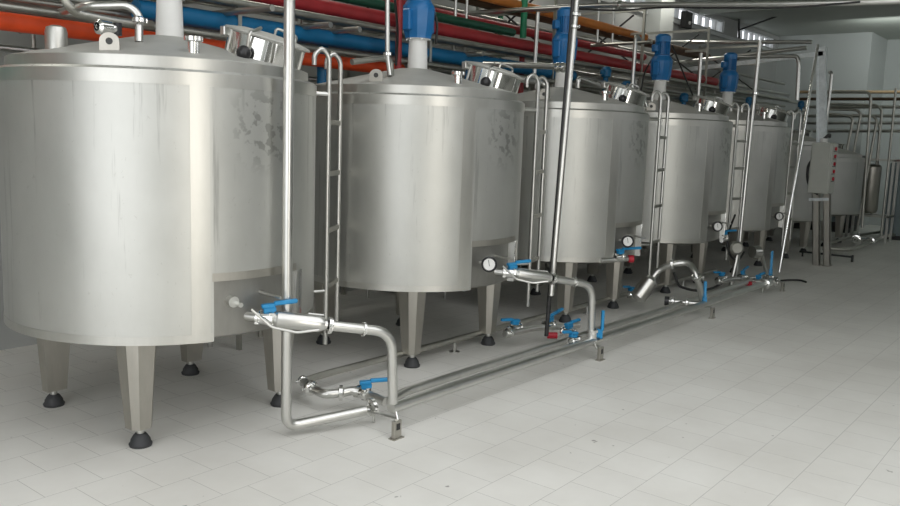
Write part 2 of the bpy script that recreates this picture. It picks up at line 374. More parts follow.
def dress_full(t, zt=1.854, hook_rot=0):
    # agitator: pale pedestal, blue gearbox, blue finned motor
    A_ = (.035, 0, 0)
    MB().lathe([(.11, zt+.205), (.11, zt+.222), (.074, zt+.225), (.067, zt+.44), (.09, zt+.445), (.09, zt+.46), (0, zt+.46)], 32, A_).build('agitator_pedestal', 'white', t)
    g = MB(); z = zt+.45
    g.lathe([(0, z), (.10, z), (.10, z+.02), (.112, z+.05), (.122, z+.19), (.122, z+.22), (.10, z+.26), (0, z+.26)], 10, A_)
    for sg in (-1, 1): g.box(.035+sg*.125-.02, .035+sg*.125+.02, -.035, .035, z+.05, z+.2, bev=.008)
    gb_ = g.build('gearbox', 'blue', t)
    for k in range(6): a = k*pi/3; MB().cyl((.035+.085*cos(a), .085*sin(a), z-.012), (.035+.085*cos(a), .085*sin(a), z+.002), .009, 6).build('bolt', 'pipe', gb_)
    m = MB(); z2 = z+.26
    m.lathe([(0, z2), (.09, z2), (.09, z2+.015), (.066, z2+.02), (.066, z2+.17), (0, z2+.17)], 24, A_)
    for k in range(22):
        a = 2*pi*k/22; mt = Matrix.Translation(Vector(A_)) @ Matrix.Rotation(a, 4, 'Z'); m.box(.06, .083, -.0035, .0035, z2+.02, z2+.165, mt)
    mo = m.build('motor', 'blue', t)
    MB().lathe([(.084, z2+.16), (.085, z2+.22), (.06, z2+.245), (0, z2+.25)], 24, A_).build('fan_cover', 'blue', mo)
    MB().box(.07, .125, -.035, .035, z2+.05, z2+.13, Matrix.Translation(Vector(A_)) @ Matrix.Rotation(radians(150), 4, 'Z'), bev=.008).build('terminal_box', 'blue', mo)
    # manway hatch, tilted with the cone
    azm = radians(-61); tilt = radians(15); rc = .56
    o = Vector((rc*cos(azm), rc*sin(azm), zt+.085))
    axv = Vector((sin(tilt)*cos(azm), sin(tilt)*sin(azm), cos(tilt)))
    h = MB().lathe([(.205, -.06), (.205, .135), (.211, .14), (0, .14)], 48, o, axv).build('manway', 'mirror', t)
    lidp = MB().lathe([(0, .14), (.226, .14), (.231, .147), (.226, .155), (.13, .174), (0, .18)], 48, o, axv).build('hatch_lid', 'lid', h)
    q = Vector((0, 0, 1)).rotation_difference(axv)
    def hp(a, r, z): return o+q @ Vector((r*cos(radians(a)), r*sin(radians(a)), z))
    kn = MB().sphere(hp(-152, .245, .045), .038)
    kn.build('clamp_knob', 'black', h)
    cl = MB(); cl.tube([hp(-152, .215, .045), hp(-152, .235, .15), hp(-152, .12, .19)], .009, .02, 8)
    cl.build('clamp_bar', 'pipe', h)
    hd = MB().tube([hp(-20, .03, .17), hp(-20, .03, .215), hp(-20, .15, .205), hp(-20, .15, .165)], .008, .02, 8); hd.build('lid_grip', 'pipe', h)
    hg = MB(); hg.box(-.035, .035, -.02, .02, 0, .05, Matrix.Translation(hp(140, .205, .10)), bev=.005); hg.build('hinge', 'pipe', h)
    # ferrule, vent can, lifting lug, spray inlet elbow
    p = Vector((.62*cos(radians(-110)), .62*sin(radians(-110)), zt+.1))
    MB().lathe([(.028, -.02), (.028, .055), (.046, .06), (.046, .08), (0, .085)], 24, p).build('sensor_ferrule', 'mirror', t)
    p = Vector((.69*cos(radians(-160)), .69*sin(radians(-160)), zt+.075))
    lug = MB(); n = 10
    prof = [(-.045, -.01), (.045, -.01)]+[(.045*cos(pi*i/n), .055+.04*sin(pi*i/n)) for i in range(n+1)]
    rz = Matrix.Rotation(radians(-60), 4, 'Z')
    vs = [p+rz @ Vector((x, y, z_)) for y in (-.006, .006) for x, z_ in prof]; k = len(prof)
    lug.add(vs, [tuple(range(k-1, -1, -1)), tuple(range(k, 2*k))]+[(i, (i+1) % k, k+(i+1) % k, k+i) for i in range(k)])
    lg = lug.build('lifting_lug', 'leg', t)
    lug_o = lg
    MB().cyl(p+rz @ Vector((0, -.008, .055)), p+rz @ Vector((0, .008, .055)), .016, 14).build('lug_eye', 'iron', lg)
    # thermometer, tap and data plate in the recess
    d = radians(-97); rr = .775
    def rp(deg, r, z): return Vector((r*cos(radians(deg)), r*sin(radians(deg)), z))
    if hook_rot == 0: pass
def thermometer(t, first=False):
    def rp(deg, r, z): return Vector((r*cos(radians(deg)), r*sin(radians(deg)), z))
    a = rp(-99, .77, .74); b = rp(-99, .86, .74); ax_ = (b-a).normalized()
    s = MB().cyl(a, b, .012, 10).build('thermometer_well', 'pipe', t)
    if not first:
        ax2 = Vector((-.72, -.69, .05)).normalized()
        d = MB().lathe([(0, -.02), (.052, -.02), (.054, .012), (.046, .018), (.040, .008)], 28, b, ax2).build('gauge', 'black', t)
        MB().lathe([(.041, .0), (.041, .009), (0, .0095)], 28, b, ax2).build('dial', 'white', d)
        q = Vector((0, 0, 1)).rotation_difference(ax2)
        nd = MB(); nd.tube([b+q @ Vector((-.008, -.01, .012)), b+q @ Vector((.018, .026, .012))], .002, 0, 6); nd.build('needle', 'black', d)
    else:
        MB().cyl(rp(-100, .77, .75), rp(-100, .815, .75), .028, 16).build('blank_ferrule', 'pipe', t)
    MB().tube([rp(-87, .77, .775), rp(-87, .93, .765)], .008, 0, 8).build('sample_tap', 'pipe', t)

TX = [2.652, 4.726, 6.792, 8.888, 10.96]; TY = 4.153
tank = make_tank(); dress_full(tank)
# first tank has blank ferrule, the others a dial gauge: build the plain body first, copy, then finish
tanks = [tank]+[copy_tree(tank) for _ in TX[1:]]
for i, (t, x) in enumerate(zip(tanks, TX)):
    thermometer(t, i == 0); t.location = (x, TY, 0)
    if i == 0:
        for ch in t.children:
            if ch.name.startswith('lifting_lug'): ch.rotation_euler.z = radians(17)
GT = 'mixing tanks in a row'
labs = ['largest nearest stainless tank at the left edge, its motor cut off by the frame',
        'second tank from the left, with a dial gauge low on its right flank',
        'middle large stainless tank behind the leaning black and silver riser pipes',
        'stainless tank right of the middle, fourth from the left',
        'fifth stainless tank from the left, rightmost one carrying a blue motor']
for t, l in zip(tanks, labs): tag(t, l, 'tank', GT)
tanks[3].location.z = 0; 
# two lower tanks at the far end
t6 = make_tank(1.64, .564, False); t6.location = (13.03, TY, 0); tag(t6, 'low dark tank partly behind the grey control cabinet, without a motor', 'tank', GT)
t7 = make_tank(1.47, .55, False); t7.location = (15.1, TY, 0); tag(t7, 'lowest and farthest tank, just right of the grey control cabinet', 'tank', GT)
for t, zt in ((t6, 1.64), (t7, 1.47)):
    MB().lathe([(.17, zt+.06), (.17, zt+.2), (.19, zt+.21), (.19, zt+.23), (0, zt+.25)], 32, (.2, -.3, 0)).build('manway', 'mirror', t)

# ------------------------------------------------------------------ ladders in the gaps
lad_pts = []
which = ['nearest', 'second', 'third', 'fourth', 'farthest']
L_AB = [((3.60, 3.86), (3.85, 4.02)), ((5.62, 3.64), (5.87, 3.715)), ((7.69, 3.56), (7.93, 3.59)), ((9.79, 3.56), (10.03, 3.52)), ((11.86, 3.55), (12.10, 3.52))]
ltext = ['steel hook-top ladder on the right side of the largest tank', 'steel hook-top ladder between the second tank and the leaning riser pipes', 'steel ladder against the left side of the fourth tank', 'widest-looking steel ladder with dark rungs between fourth and fifth tanks', 'slim steel ladder between the fifth tank and the leaning silver conduit']
for i, ((a, b), lt) in enumerate(zip(L_AB, ltext)):
    A = Vector((*a, 0)); B = Vector((*b, 0)); t = empty('tank_ladder', A, lt, 'ladder', 'ladders between the tanks')
    D = B-A; tc = Vector((TX[i], TY, 0)); inw = (tc-A); inw.z = 0; inw.normalize()
    ztop = 2.06
    for P0, zb_ in ((Vector((0, 0, 0)), .25), (D, .33)):
        m = MB(); m.tube([P0+Vector((0, 0, zb_)), P0+Vector((0, 0, ztop)), P0+inw*.05+Vector((0, 0, ztop+.05)), P0+inw*.10+Vector((0, 0, ztop)), P0+inw*.10+Vector((0, 0, ztop-.06))], .0155, .05, 12)
        m.build('rail', 'pipe', t)
    for z in (.62, .98, 1.34, 1.66):
        q = D.normalized(); mt = Matrix.Translation(Vector((0, 0, z))) @ Matrix.Rotation(atan2(D.y, D.x), 4, 'Z')
        MB().box(0, D.length, -.009, .009, -.016, .016, mt, bev=.003).build('rung', 'dullpipe', t)
    s = inw*((tc-A).length-R+.02)
    br = MB(); br.tube([Vector((0, 0, zt_)) for zt_ in (1.83,)]+[s+Vector((0, 0, 1.83))], .014, 0, 8); br.build('wall_bracket', 'pipe', t)
    br = MB(); br.tube([Vector((0, 0, .6)), s+Vector((0, 0, .6))], .010, 0, 8); br.build('wall_bracket', 'pipe', t)

# ------------------------------------------------------------------ piping helpers
def pipe(pts, r, mat, label, group=None, bend=.06, name='steel_pipe', cat='pipe', clamps=(), supports=()):
    P = [Vector(p) for p in pts]; o0 = P[0].copy()
    o = MB().tube(P, r, bend).build(name, mat, loc=tuple(o0)); tag(o, label, cat, group)
    for c, a in clamps:
        MB().clamp(Vector(c)-o0, a, r).build('pipe_clamp', 'mirror', o)
    return o
def clamps(parent, *cs):
    for c in cs: MB().clamp(*c).build('pipe_clamp', 'mirror', parent)
def ball_valve(parent, o, axis, r, up_=(0, 0, 1), hdir=(1, 0, 0), hl=.13, name='valve'):
    o = Vector(o); a = Vector(axis).normalized(); u = Vector(up_).normalized(); hd_ = Vector(hdir).normalized()
    b = MB(); b.lathe([(r, -.05), (r*1.5, -.045), (r*1.5, -.032), (r*1.25, -.03), (r*1.35, 0), (r*1.25, .03), (r*1.5, .032), (r*1.5, .045), (r, .05)], 20, o, a)
    b.cyl(o, o+u*(r+.04), .011, 10)
    for s_ in (-.038, .038):
        for k in range(4):
            an = k*pi/2+.7; w = a.cross(u); b.cyl(o+a*(s_-.01)+(u*cos(an)+w*sin(an))*r*1.45, o+a*(s_+.01)+(u*cos(an)+w*sin(an))*r*1.45, .006, 6)
    v = b.build(name, 'mirror', parent)
    top = o+u*(r+.035); w = u.cross(hd_).normalized()
    h = MB(); m3 = Matrix((hd_, w, u)).transposed().to_4x4(); m3.translation = top
    h.box(-.022, .045, -.02, .02, -.008, .012, m3, bev=.004); h.box(.04, hl, -.0135, .0135, .0, .022, m3, bev=.005)
    h.box(-.012, .05, -.018, .018, -.03, -.006, m3, bev=.003)
    h.build('valve_handle', 'handle', v)
    return v

# ------------------------------------------------------------------ floor manifold
GM = 'long manifold pipes along the floor'
pipe([(3.22, 2.93, .135), (9.6, 2.88, .125)], .030, 'pipe', 'outermost long steel pipe along the floor in front of the tanks', GM, name='manifold_pipe')
pipe([(3.36, 3.07, .11), (3.55, 3.12, .11), (9.75, 3.08, .11)], .026, 'pipe', 'middle long steel floor pipe just inside the outermost one', GM, name='manifold_pipe')
pipe([(3.30, 3.74, .09), (3.5, 3.76, .09), (9.9, 3.72, .09)], .022, 'dullpipe', 'innermost dull floor pipe running close by the tank feet', GM, name='manifold_pipe')
# support stands
sup = [(3.17, 2.84, 'first floor stand holding the manifold pipes, nearest the camera'), (5.40, 2.84, 'floor stand below the second upright outlet pipe'),
       (7.52, 2.82, 'floor stand below the third outlet pipe with the slanted filter'), (9.60, 2.82, 'last floor stand at the far end of the manifold')]
for x, y, l in sup:
    t = empty('pipe_stand', (x, y, 0), l, 'pipe support', 'stands under the manifold pipes')
    MB().box(-.028, .028, -.012, .012, 0, .1, bev=.002).box(-.04, .04, -.022, .022, 0, .006).build('upright', 'leg', t)
    MB().box(-.014, .014, -.0135, -.012, .05, .085).build('rubber_pad', 'black', t)
    MB().tube([(0, 0, .1), (.02, .03, .098), (.06, .3, .07)], .008, .02, 8).build('cradle_bar', 'pipe', t)
for x in (5.2, 7.2, 9.4):
    t = empty('pipe_stand', (x-.4, 3.74, 0), 'small stub stand under the innermost floor pipe', 'pipe support', 'stub stands under the innermost floor pipe')
    MB().cyl((0, 0, 0), (0, 0, .07), .012, 8).lathe([(0, 0), (.04, 0), (.04, .006), (0, .006)], 16).build('upright', 'pipe', t)

# outlet lines --------------------------------------------------------------
def outlet(dx, label, filt=True):
    t = empty('outlet_line', (dx, 0, 0), label, 'pipe assembly', 'outlet lines of the tanks')
    A = Vector((2.60, 3.42, .66)); V = Vector((2.66, 3.29, .655)); S0 = Vector((2.70, 3.25, .65)); S1 = Vector((2.86, 3.115, .625)); C0 = Vector((2.90, 3.09, .615))
    E = Vector((3.21, 2.93, .555)); D = Vector((3.23, 2.925, .16))
    MB().tube([A, V], .024, 0).build('outlet_stub', 'pipe', t)
    ball_valve(t, V, S0-A, .026, (0, 0, 1), (.85, -.5, .08), .16)
    a = (S1-S0).normalized()
    MB().lathe([(.02, -.03), (.026, -.028), (.044, .0), (.044, (S1-S0).length), (.03, (S1-S0).length+.03)], 24, S0, a).build('filter_sleeve', 'pipe', t)
    MB().tube([S1, C0, E, D], .027, .10, 16).build('riser_pipe', 'pipe', t)
    clamps(t, (C0+(E-C0)*.02, E-C0, .027), (C0+(E-C0)*.55, E-C0, .024, .012))
    # clamp arms either side of the sleeve
    w = MB(); side = a.cross(Vector((0, 0, 1))).normalized()
    w.tube([V+side*.055-Vector((0, 0, .0))-a*.07+Vector((0, 0, .05)), V+side*.06+a*.03-Vector((0, 0, .03)), S0+side*.055+a*.1-Vector((0, 0, .045)), S1+side*.05-Vector((0, 0, .02))], .007, .02, 8)
    w.build('tie_rod', 'pipe', t)
    MB().tube([S1-a*.05-side*.08+Vector((0, 0, .03)), S1+a*.03-side*.06+Vector((0, 0, .035))], .007, 0, 8).build('tie_rod', 'pipe', t)
    # stub to the floor stand
    MB().cyl(D+Vector((-.03, -.05, -.03)), D+Vector((-.045, -.08, -.07)), .008, 8).build('set_screw', 'mirror', t)
    return t
outlet(0, 'outlet line with blue lever valve bending down before the largest tank')
o2 = outlet(2.17, 'outlet line arching down right of the second tank, blue lever upright at its foot')
ball_valve(o2, (3.24, 2.92, .17), (0, 0, 1), .026, (.72, -.69, 0), (.02, .02, 1), .19)
ball_valve(o2, (3.10, 2.99, .14), (1, -.1, 0), .024, (0, 0, 1), (-1, .2, .1), .13)
# third: slanted filter and curved pipe
t = empty('outlet_line', (7.0, 3.0, 0), 'curved outlet line with slanted filter cylinder before the fourth tank', 'pipe assembly', 'outlet lines of the tanks')
def rel(p, o=(7.0, 3.0, 0)): return Vector(p)-Vector(o)
pA = rel(az(636, 300, .12)); pB = rel(ay(654, 276, 3.35)); pM = rel(ay(672, 264, 3.2)); pN = rel(ay(690, 262, 3.05)); pO = rel(ay(697, 277, 2.93)); pQ = rel(ay(703, 300, 2.93))
MB().tube([pA, pA+(pB-pA)*.1], .03, 0).lathe([(.03, 0), (.078, .03), (.078, (pB-pA).length*.8), (.03, (pB-pA).length*.95)], 24, pA, pB-pA).build('filter_sleeve', 'pipe', t)
MB().tube([pA+(pB-pA)*.9, pB+(pB-pA)*.25, pM, pN, pO, pQ], .03, .1).build('riser_pipe', 'pipe', t)
clamps(t, (pM, pN-pM, .03), (pO, pQ-pO, .03))
ball_valve(t, pQ+Vector((0, 0, .0)), (0, 0, 1), .026, (-.7, -.5, 0), (.12, .1, 1), .19)
ball_valve(t, rel(az(632, 294, .12)), (1, .1, 0), .026, (0, 0, 1), (-1, .2, .1), .14)
# fourth: chopped riser with white cap
t = empty('outlet_line', (9.1, 3.0, 0), 'farthest outlet line with upright blue lever at the leaning conduit foot', 'pipe assembly', 'outlet lines of the tanks')
def rel4(p): return rel(p, (9.1, 3.0, 0))
q0 = rel4(ay(762, 254, 3.25)); q1 = rel4(ay(767, 280, 2.98))
MB().tube([q0, q1], .018, 0).build('riser_pipe', 'pipe', t)
ball_valve(t, rel4(az(769, 278, .13)), (1, -.2, 0), .03, (-.3, -.3, 1), (.25, .1, 1), .24)
MB().lathe([(0, 0), (.07, 0), (.075, .1), (0, .12)], 24, rel4(ay(752, 252, 3.3)), Vector((1, -.5, 0))).build('filter_sleeve', 'pipe', t)
clamps(t, (rel4(az(765, 284, .12)), (1, 0, 0), .035), (rel4(az(776, 282, .12)), (.2, 1, 0), .035))

# blue-lever valves on the inner tank line
def valve_set(x, y, label, red=True):
    t = empty('valve_cluster', (x, y, 0), label, 'valve', 'valve clusters on the floor pipes')
    MB().tube([(-.42, .16, .12), (-.1, .1, .13), (.25, -.1, .13)], .026, .05).build('branch_pipe', 'pipe', t)
    ball_valve(t, (-.26, .16, .14), (1, -.2, 0), .028, (0, 0, 1), (-1, .35, .05), .15)
    ball_valve(t, (.02, .04, .14), (1, -.3, 0), .028, (0, 0, 1), (1, .1, .1), .24)
    ball_valve(t, (.0, -.14, .12), (0, 1, 0), .026, (0, 0, 1), (1, -.2, .1), .14)
    clamps(t, ((-.38, .16, .13), (1, -.2, 0), .028), ((0, -.2, .12), (0, 1, 0), .026)); MB().cyl((0, -.2, 0), (0, -.2, .1), .01, 8).build('prop', 'pipe', t)
    if red: MB().cyl((-.13, -.04, .10), (-.08, -.10, .10), .026, 14).build('red_cap', 'redp', t)
    return t
p = az(545, 330, .13); valve_set(p.x+.1, p.y, 'valve cluster with blue levers and red cap beside the second tank')
p = az(745, 279, .13); valve_set(p.x, p.y, 'valve cluster with red cap on the floor below the fifth tank')
# round pump-like housing right of fourth tank
t = empty('pump', tuple(ay(735, 248, 3.3)), 'small round metal pump below the blue lever right of the fourth tank', 'pump')
MB().lathe([(0, -.05), (.07, -.05), (.078, -.03), (.078, .05), (.055, .07), (0, .07)], 28, (0, 0, 0), (-.72, -.62, .1)).build('housing', 'dullpipe', t)
MB().tube([(-.3, .05, .1), (0, .1, .09)], .022, 0).build('suction_pipe', 'pipe', t)
MB().tube([(.06, .05, .02), (.12, 0, -.02), (.02, .02, -.46)], .028, .05).build('discharge_pipe', 'pipe', t)
ball_valve(t, (-.12, .1, .12), (1, -.2, 0), .026, (0, 0, 1), (1, -.3, 0), .22)
# lever valves at each tank's recess
for i, x in enumerate(TX[2:4]):
    px = [(633, 250), (0, 0)][i]
p = ay(628, 257, 3.3)
t = empty('outlet_valve', tuple(p), 'blue lever valve with red cap under the gauge of the third tank', 'valve')
MB().tube([(-.28, .12, -.02), (.05, .0, -.02)], .022, 0).build('valve_stub', 'pipe', t)
ball_valve(t, (-.08, .05, 0), (1, -.35, 0), .026, (0, 0, 1), (1, -.35, 0), .26)
MB().cyl((.03, .01, -.02), (.06, -.02, -.02), .034, 16).build('red_cap', 'redp', t)
# horizontal branch stub with dark end caps (third bay)
p0 = az(668, 301, .12)
t = empty('branch_stub', tuple(p0), 'short capped branch pipe lying left of the third upright lever', 'pipe assembly')
e1 = az(700, 304, .12)-p0
MB().tube([(0, 0, 0), e1], .024, 0).build('pipe_body', 'pipe', t)
clamps(t, (e1*.15, e1, .026), (e1*.6, e1, .026))
MB().cyl(-e1.normalized()*.03, e1.normalized()*.01, .045, 16).build('end_cap', 'black', t)
# black hose loop
h0 = ay(676, 281, 3.4)
pipe([ay(674, 272, 3.45), ay(678, 286, 3.4), ay(694, 291, 3.35), ay(712, 289, 3.35), ay(722, 283, 3.4)], .014, 'cable', 'black hose looping below the fourth tank', None, .2, 'rubber_hose', 'hose')
pipe([ay(735, 215, 3.45), ay(727, 236, 3.4), ay(728, 254, 3.35), ay(738, 262, 3.3), ay(744, 252, 3.3)], .012, 'cable', 'black hose hanging below the rungs of the fourth ladder', None, .2, 'rubber_hose', 'hose')
pipe([az(775, 281, .02), az(790, 280, .02), az(800, 280, .02), az(806, 282, .02)], .012, 'cable', 'short black cable lying on the tiles right of the manifold end', None, .2, 'floor_cable', 'cable')

# nearest riser with S-shaped branch --------------------------------------
foot = az(286, 427, .055); top = ay(289.5, 0, foot.y); top = foot+(top-foot)*((CZ-.02-foot.z)/(top.z-foot.z))
rp_ = pipe([tuple(top), tuple(foot), (3.19, 3.09, .09)], .0275, 'pipe', 'tall silver riser pipe in front of the largest tank, bending along the floor', None, .07, 'riser_pipe')
t = empty('branch_line', (3.2, 3.4, 0), 'S-shaped branch with clamps and blue lever valve on the floor', 'pipe assembly')
def rb(p): return Vector(p)-Vector((3.2, 3.4, 0))
c1 = rb(az(311, 388, .10)); c2 = rb(az(341, 393, .10)); c3 = rb(az(363, 393, .10)); c4 = rb(az(386, 402, .10)); c0 = rb(az(303, 381, .10))
mid = (c1+c2)/2+Vector((-.06, -.05, 0))
MB().tube([c0, c1, mid, c2, (c2+c3)/2+Vector((.02, .01, .01)), c3, c4], .026, .07).build('pipe_body', 'pipe', t)
clamps(t, (c1, mid-c1, .028), (c2, c3-c2, .028), (c0, c1-c0, .02), (rb(az(372, 407, .1)), (1, -.3, 0), .03))
ball_valve(t, c3, c4-c3, .026, (0, 0, 1), (.75, -.66, .05), .15)
MB().cyl(rb(az(374, 409, .08)), rb(az(374, 409, .08))*1-Vector((0, 0, .075)), .008, 8).build('prop', 'pipe', t)

# second bay risers: one silver and one black, leaning ---------------------
def lean(px0, py0, px1, py1, Y, z0_, z1_):
    "points on the plane y=Y under two pixels, extended to heights z0_..z1_"
    a = ay(px0, py0, Y); b = ay(px1, py1, Y); d = (b-a)/(b.z-a.z)
    return a+d*(z0_-a.z), a+d*(z1_-a.z)
a, b = lean(575, 20, 556, 240, 3.2, .45, CZ-.02)
rs = pipe([b, a], .020, 'pipe', 'leaning silver riser pipe in front of the middle tank', None, clamps=[(a+(b-a)*.565, b-a), (a+(b-a)*.59, b-a)], name='riser_pipe')
a2, b2 = lean(571.5, 20, 550, 290, 3.22, .14, CZ-.02)
pipe([b2, a2], .016, 'cable', 'black riser pipe leaning alongside the silver one', None, name='riser_pipe')
a, b = lean(759.5, 45, 740, 240, 3.3, .12, 2.78)
pipe([b, a], .020, 'pipe', 'leaning silver pipe in front of the fifth tank', None, clamps=[(a+(b-a)*.78, b-a)], name='riser_pipe')
a, b = lean(817, 50, 781, 262, 3.05, .12, 2.86)
pipe([b, a], .019, 'mirror', 'bright strongly leaning silver conduit left of the control cabinet', None, name='riser_pipe')
pipe([ax(829, 72, 13), ax(832, 73, 13), ax(829, 100, 13), ax(823, 145, 13)], .022, 'pipe', 'silver pipe standing right behind the galvanized post', None, name='riser_pipe', bend=.08)

# ------------------------------------------------------------------ pipes to the lids
GL = 'silver droppers down to the tank lids'
pipe([ay(60, 12, 4.9), ay(84, 6, 4.1), ay(128, 5, 3.95), ay(139, 14, 3.92), ay(139, 42, 3.9)], .020, 'pipe', 'thick silver elbow pipe entering the lid of the largest tank', None, .07, clamps=[(ay(139, 20, 3.9), (0, 0, 1))], name='inlet_elbow')
pipe([ay(62, -8, 4.3), ay(68, 6, 4.3), ay(78, 14, 4.3), ay(118, 22, 4.3), ay(152, 25, 4.3)], .024, 'dullpipe', 'dull curved pipe behind the lid elbow of the largest tank', None, .1, name='curved_pipe')
t = empty('vent_can', (2.045, 4.13, 0), 'small polished domed can on the left of the largest tank lid', 'vent')
MB().lathe([(.052, 1.94), (.052, 2.035), (.045, 2.06), (.02, 2.07), (0, 2.072)], 28).build('can', 'band', t)
t = empty('lid_valve', tuple(ay(104, 34, 3.85)), 'small shut-off valve above the lifting lug of the largest tank', 'valve')
MB().cyl((0, 0, -.06), (0, 0, .06), .012, 10).lathe([(.02, -.04), (.035, -.03), (.035, .03), (.02, .04)], 16, (0, 0, .03), (1, .2, 0)).sphere((.05, 0, .03), .022, 10).build('valve_body', 'mirror', t)
MB().cyl((.07, 0, 0), (.07, 0, .06), .02, 10).build('valve_knob', 'black', t)

pipe([ay(387.5, -20, 4.0), ay(387.5, 55, 4.0), ay(390, 76, 3.95)], .017, 'pipe', 'silver dropper left of the second tank motor', None, .04, name='dropper_pipe', clamps=[(ay(387.5, 54, 4.0), (0, 0, 1))])
pipe([ay(352, 62, 4.1), ay(385, 58, 4.1), ay(391, 62, 4.05), ay(391, 78, 4.0)], .02, 'dullpipe', 'dull elbow pipe onto the left of the second tank lid', None, .05, name='inlet_elbow')
pipe([ax(484, 64, 5.75), ax(568, 67, 5.75)], .024, 'pipe', 'level silver pipe joining second tank hatch to the leaning riser', None, name='link_pipe', clamps=[(ax(558, 67.5, 5.75), (0, 1, 0)), (ax(563, 67.5, 5.75), (0, 1, 0))])
pipe([ay(578, 88, 4.0), ay(578, 78, 4.0), ay(604, 87, 3.95), ay(607, 92, 3.9), ay(607, 110, 3.85)], .022, 'pipe', 'silver elbow pipe onto the lid of the middle tank', None, .05, name='inlet_elbow', clamps=[(ay(607, 98, 3.87), (0, 0, 1))])
pipe([ay(520, 80, 4.0), ay(541, 82, 4.0), ay(548, 88, 3.95), ay(548, 98, 3.9)], .02, 'pipe', 'short silver elbow pipe just left of the middle tank lid', None, .05, name='inlet_elbow')
pipe([ay(632, 92, 4.0), ay(643, 95, 3.95), ay(647, 107, 3.9)], .02, 'pipe', 'short silver elbow pipe between third hatch and fourth motor', None, .05, name='inlet_elbow')
pipe([ay(706, 100, 3.9), ay(718, 98, 3.9), ay(724, 108, 3.85)], .02, 'pipe', 'short silver elbow pipe right of the fourth tank hatch', None, .05, name='inlet_elbow')
pipe([ax(722, 109, 10.6), ax(752, 110, 10.6)], .02, 'pipe', 'level silver pipe across the lid of the fifth tank', None, name='link_pipe')
for (x, y0_, y1_, Y) in ((537, 14, 78, 4.5), (697, 55, 97, 4.3), (635, 36, 92, 4.2), (809, 60, 102, 4.3)):
    pass
pipe([ay(538, 12, 4.6), ay(534, 78, 4.6)], .020, 'pipe', 'silver dropper between second hatch and third motor', None, name='dropper_pipe')
pipe([ay(640, 40, 4.4), ay(636, 34, 4.4), ay(632, 90, 4.4)], .022, 'pipe', 'silver hooked dropper left of the fourth tank motor', None, .06, name='dropper_pipe')
pipe([ay(701, 53, 4.4), ay(698, 97, 4.4)], .024, 'pipe', 'silver dropper right of the fourth tank motor', None, name='dropper_pipe')
# thin dark cables down to motors
GC = 'thin dark cables hanging to the motors'
for i, pts in enumerate([[ay(421, -10, 4.3), ay(438, 18, 4.2), ay(436, 44, 4.2)], [ay(395, 0, 4.5), ay(398, 30, 4.4), ay(396, 65, 4.3)], [ay(672, 45, 4.4), ay(684, 75, 4.3), ay(694, 98, 4.2)], [ay(655, 55, 4.6), ay(645, 70, 4.5), ay(640, 95, 4.3)]]):
    pipe(pts, .010, 'cable', ['thin dark cable beside the second tank motor', 'dark cable left of the second tank motor', 'dark cable sagging right of the fourth motor', 'dark cable sagging left of the fourth motor'][i], GC, .2, 'motor_cable', 'cable')

# ------------------------------------------------------------------ rack of pipes behind the tanks
def along(px, py, Y, r, mat, label, x0=-1.5, x1=18.2, name='overhead_pipe', group=None, sag=0):
    p = ay(px, py, Y)
    return pipe([(x0, Y, p.z), (x1, Y, p.z)], r, mat, label, group, name=name)
w_ = along(50, 27, 4.98, .052, 'orange', 'thick orange-red pipe low behind the tank lids', -1.5, 5.5)
along(300, 34, 4.93, .062, 'bluepipe', 'thick blue pipe high behind the tanks', 2.95, 8.3)
along(400, 22, 4.93, .06, 'red', 'thick dark red pipe above the blue one', -1.5, 12.5)
along(470, 20, 5.15, .045, 'red', 'thinner dark red pipe behind the thick one', 3, 10.5)
along(400, 9, 5.0, .04, 'dgreen', 'dark green pipe above the dark red one', -1.5, 7.2)
along(620, 31, 5.1, .05, 'amber', 'orange-brown pipe near the ceiling behind the third motor', 6.3, 10.4)
along(600, 31, 5.28, .06, 'brown', 'brown lagged pipe beside the orange-brown pipe', 3.5, 13.0)
b_ = ay(323, 36, 5.05)
pipe([(b_.x, 5.05, b_.z-.02), (b_.x, 5.05, 1.0)], .045, 'bluepipe', 'blue down pipe seen behind the nearest ladder', None, name='down_pipe')
p = ay(523, 38, 5.04); pipe([(p.x, 5.04, CZ), (p.x, 5.04, p.z)], .035, 'green', 'bright green vertical pipe above the dark red pipe', None, name='down_pipe')
pipe([(p.x, 5.04, p.z-.05), (p.x, 5.04, 1.3)], .03, 'red', 'dark red pipe dropping below the green one', None, name='down_pipe')
p = ay(502, 20, 5.6); pipe([(p.x, 5.62, CZ), (p.x, 5.62, 0)], .03, 'green', 'darker green vertical pipe left of the bright green one', None, name='down_pipe')
p = ay(465, 5, 5.6); pipe([(p.x, 5.62, CZ), (p.x, 5.62, 3.0)], .035, 'green', 'short green vertical pipe above the second tank hatch', None, name='down_pipe')
p = ay(399, 30, 4.8); pipe([(p.x, 4.8, CZ), (p.x, 4.8, 1.3)], .028, 'red', 'dark red down pipe left of the second tank motor', None, name='down_pipe')
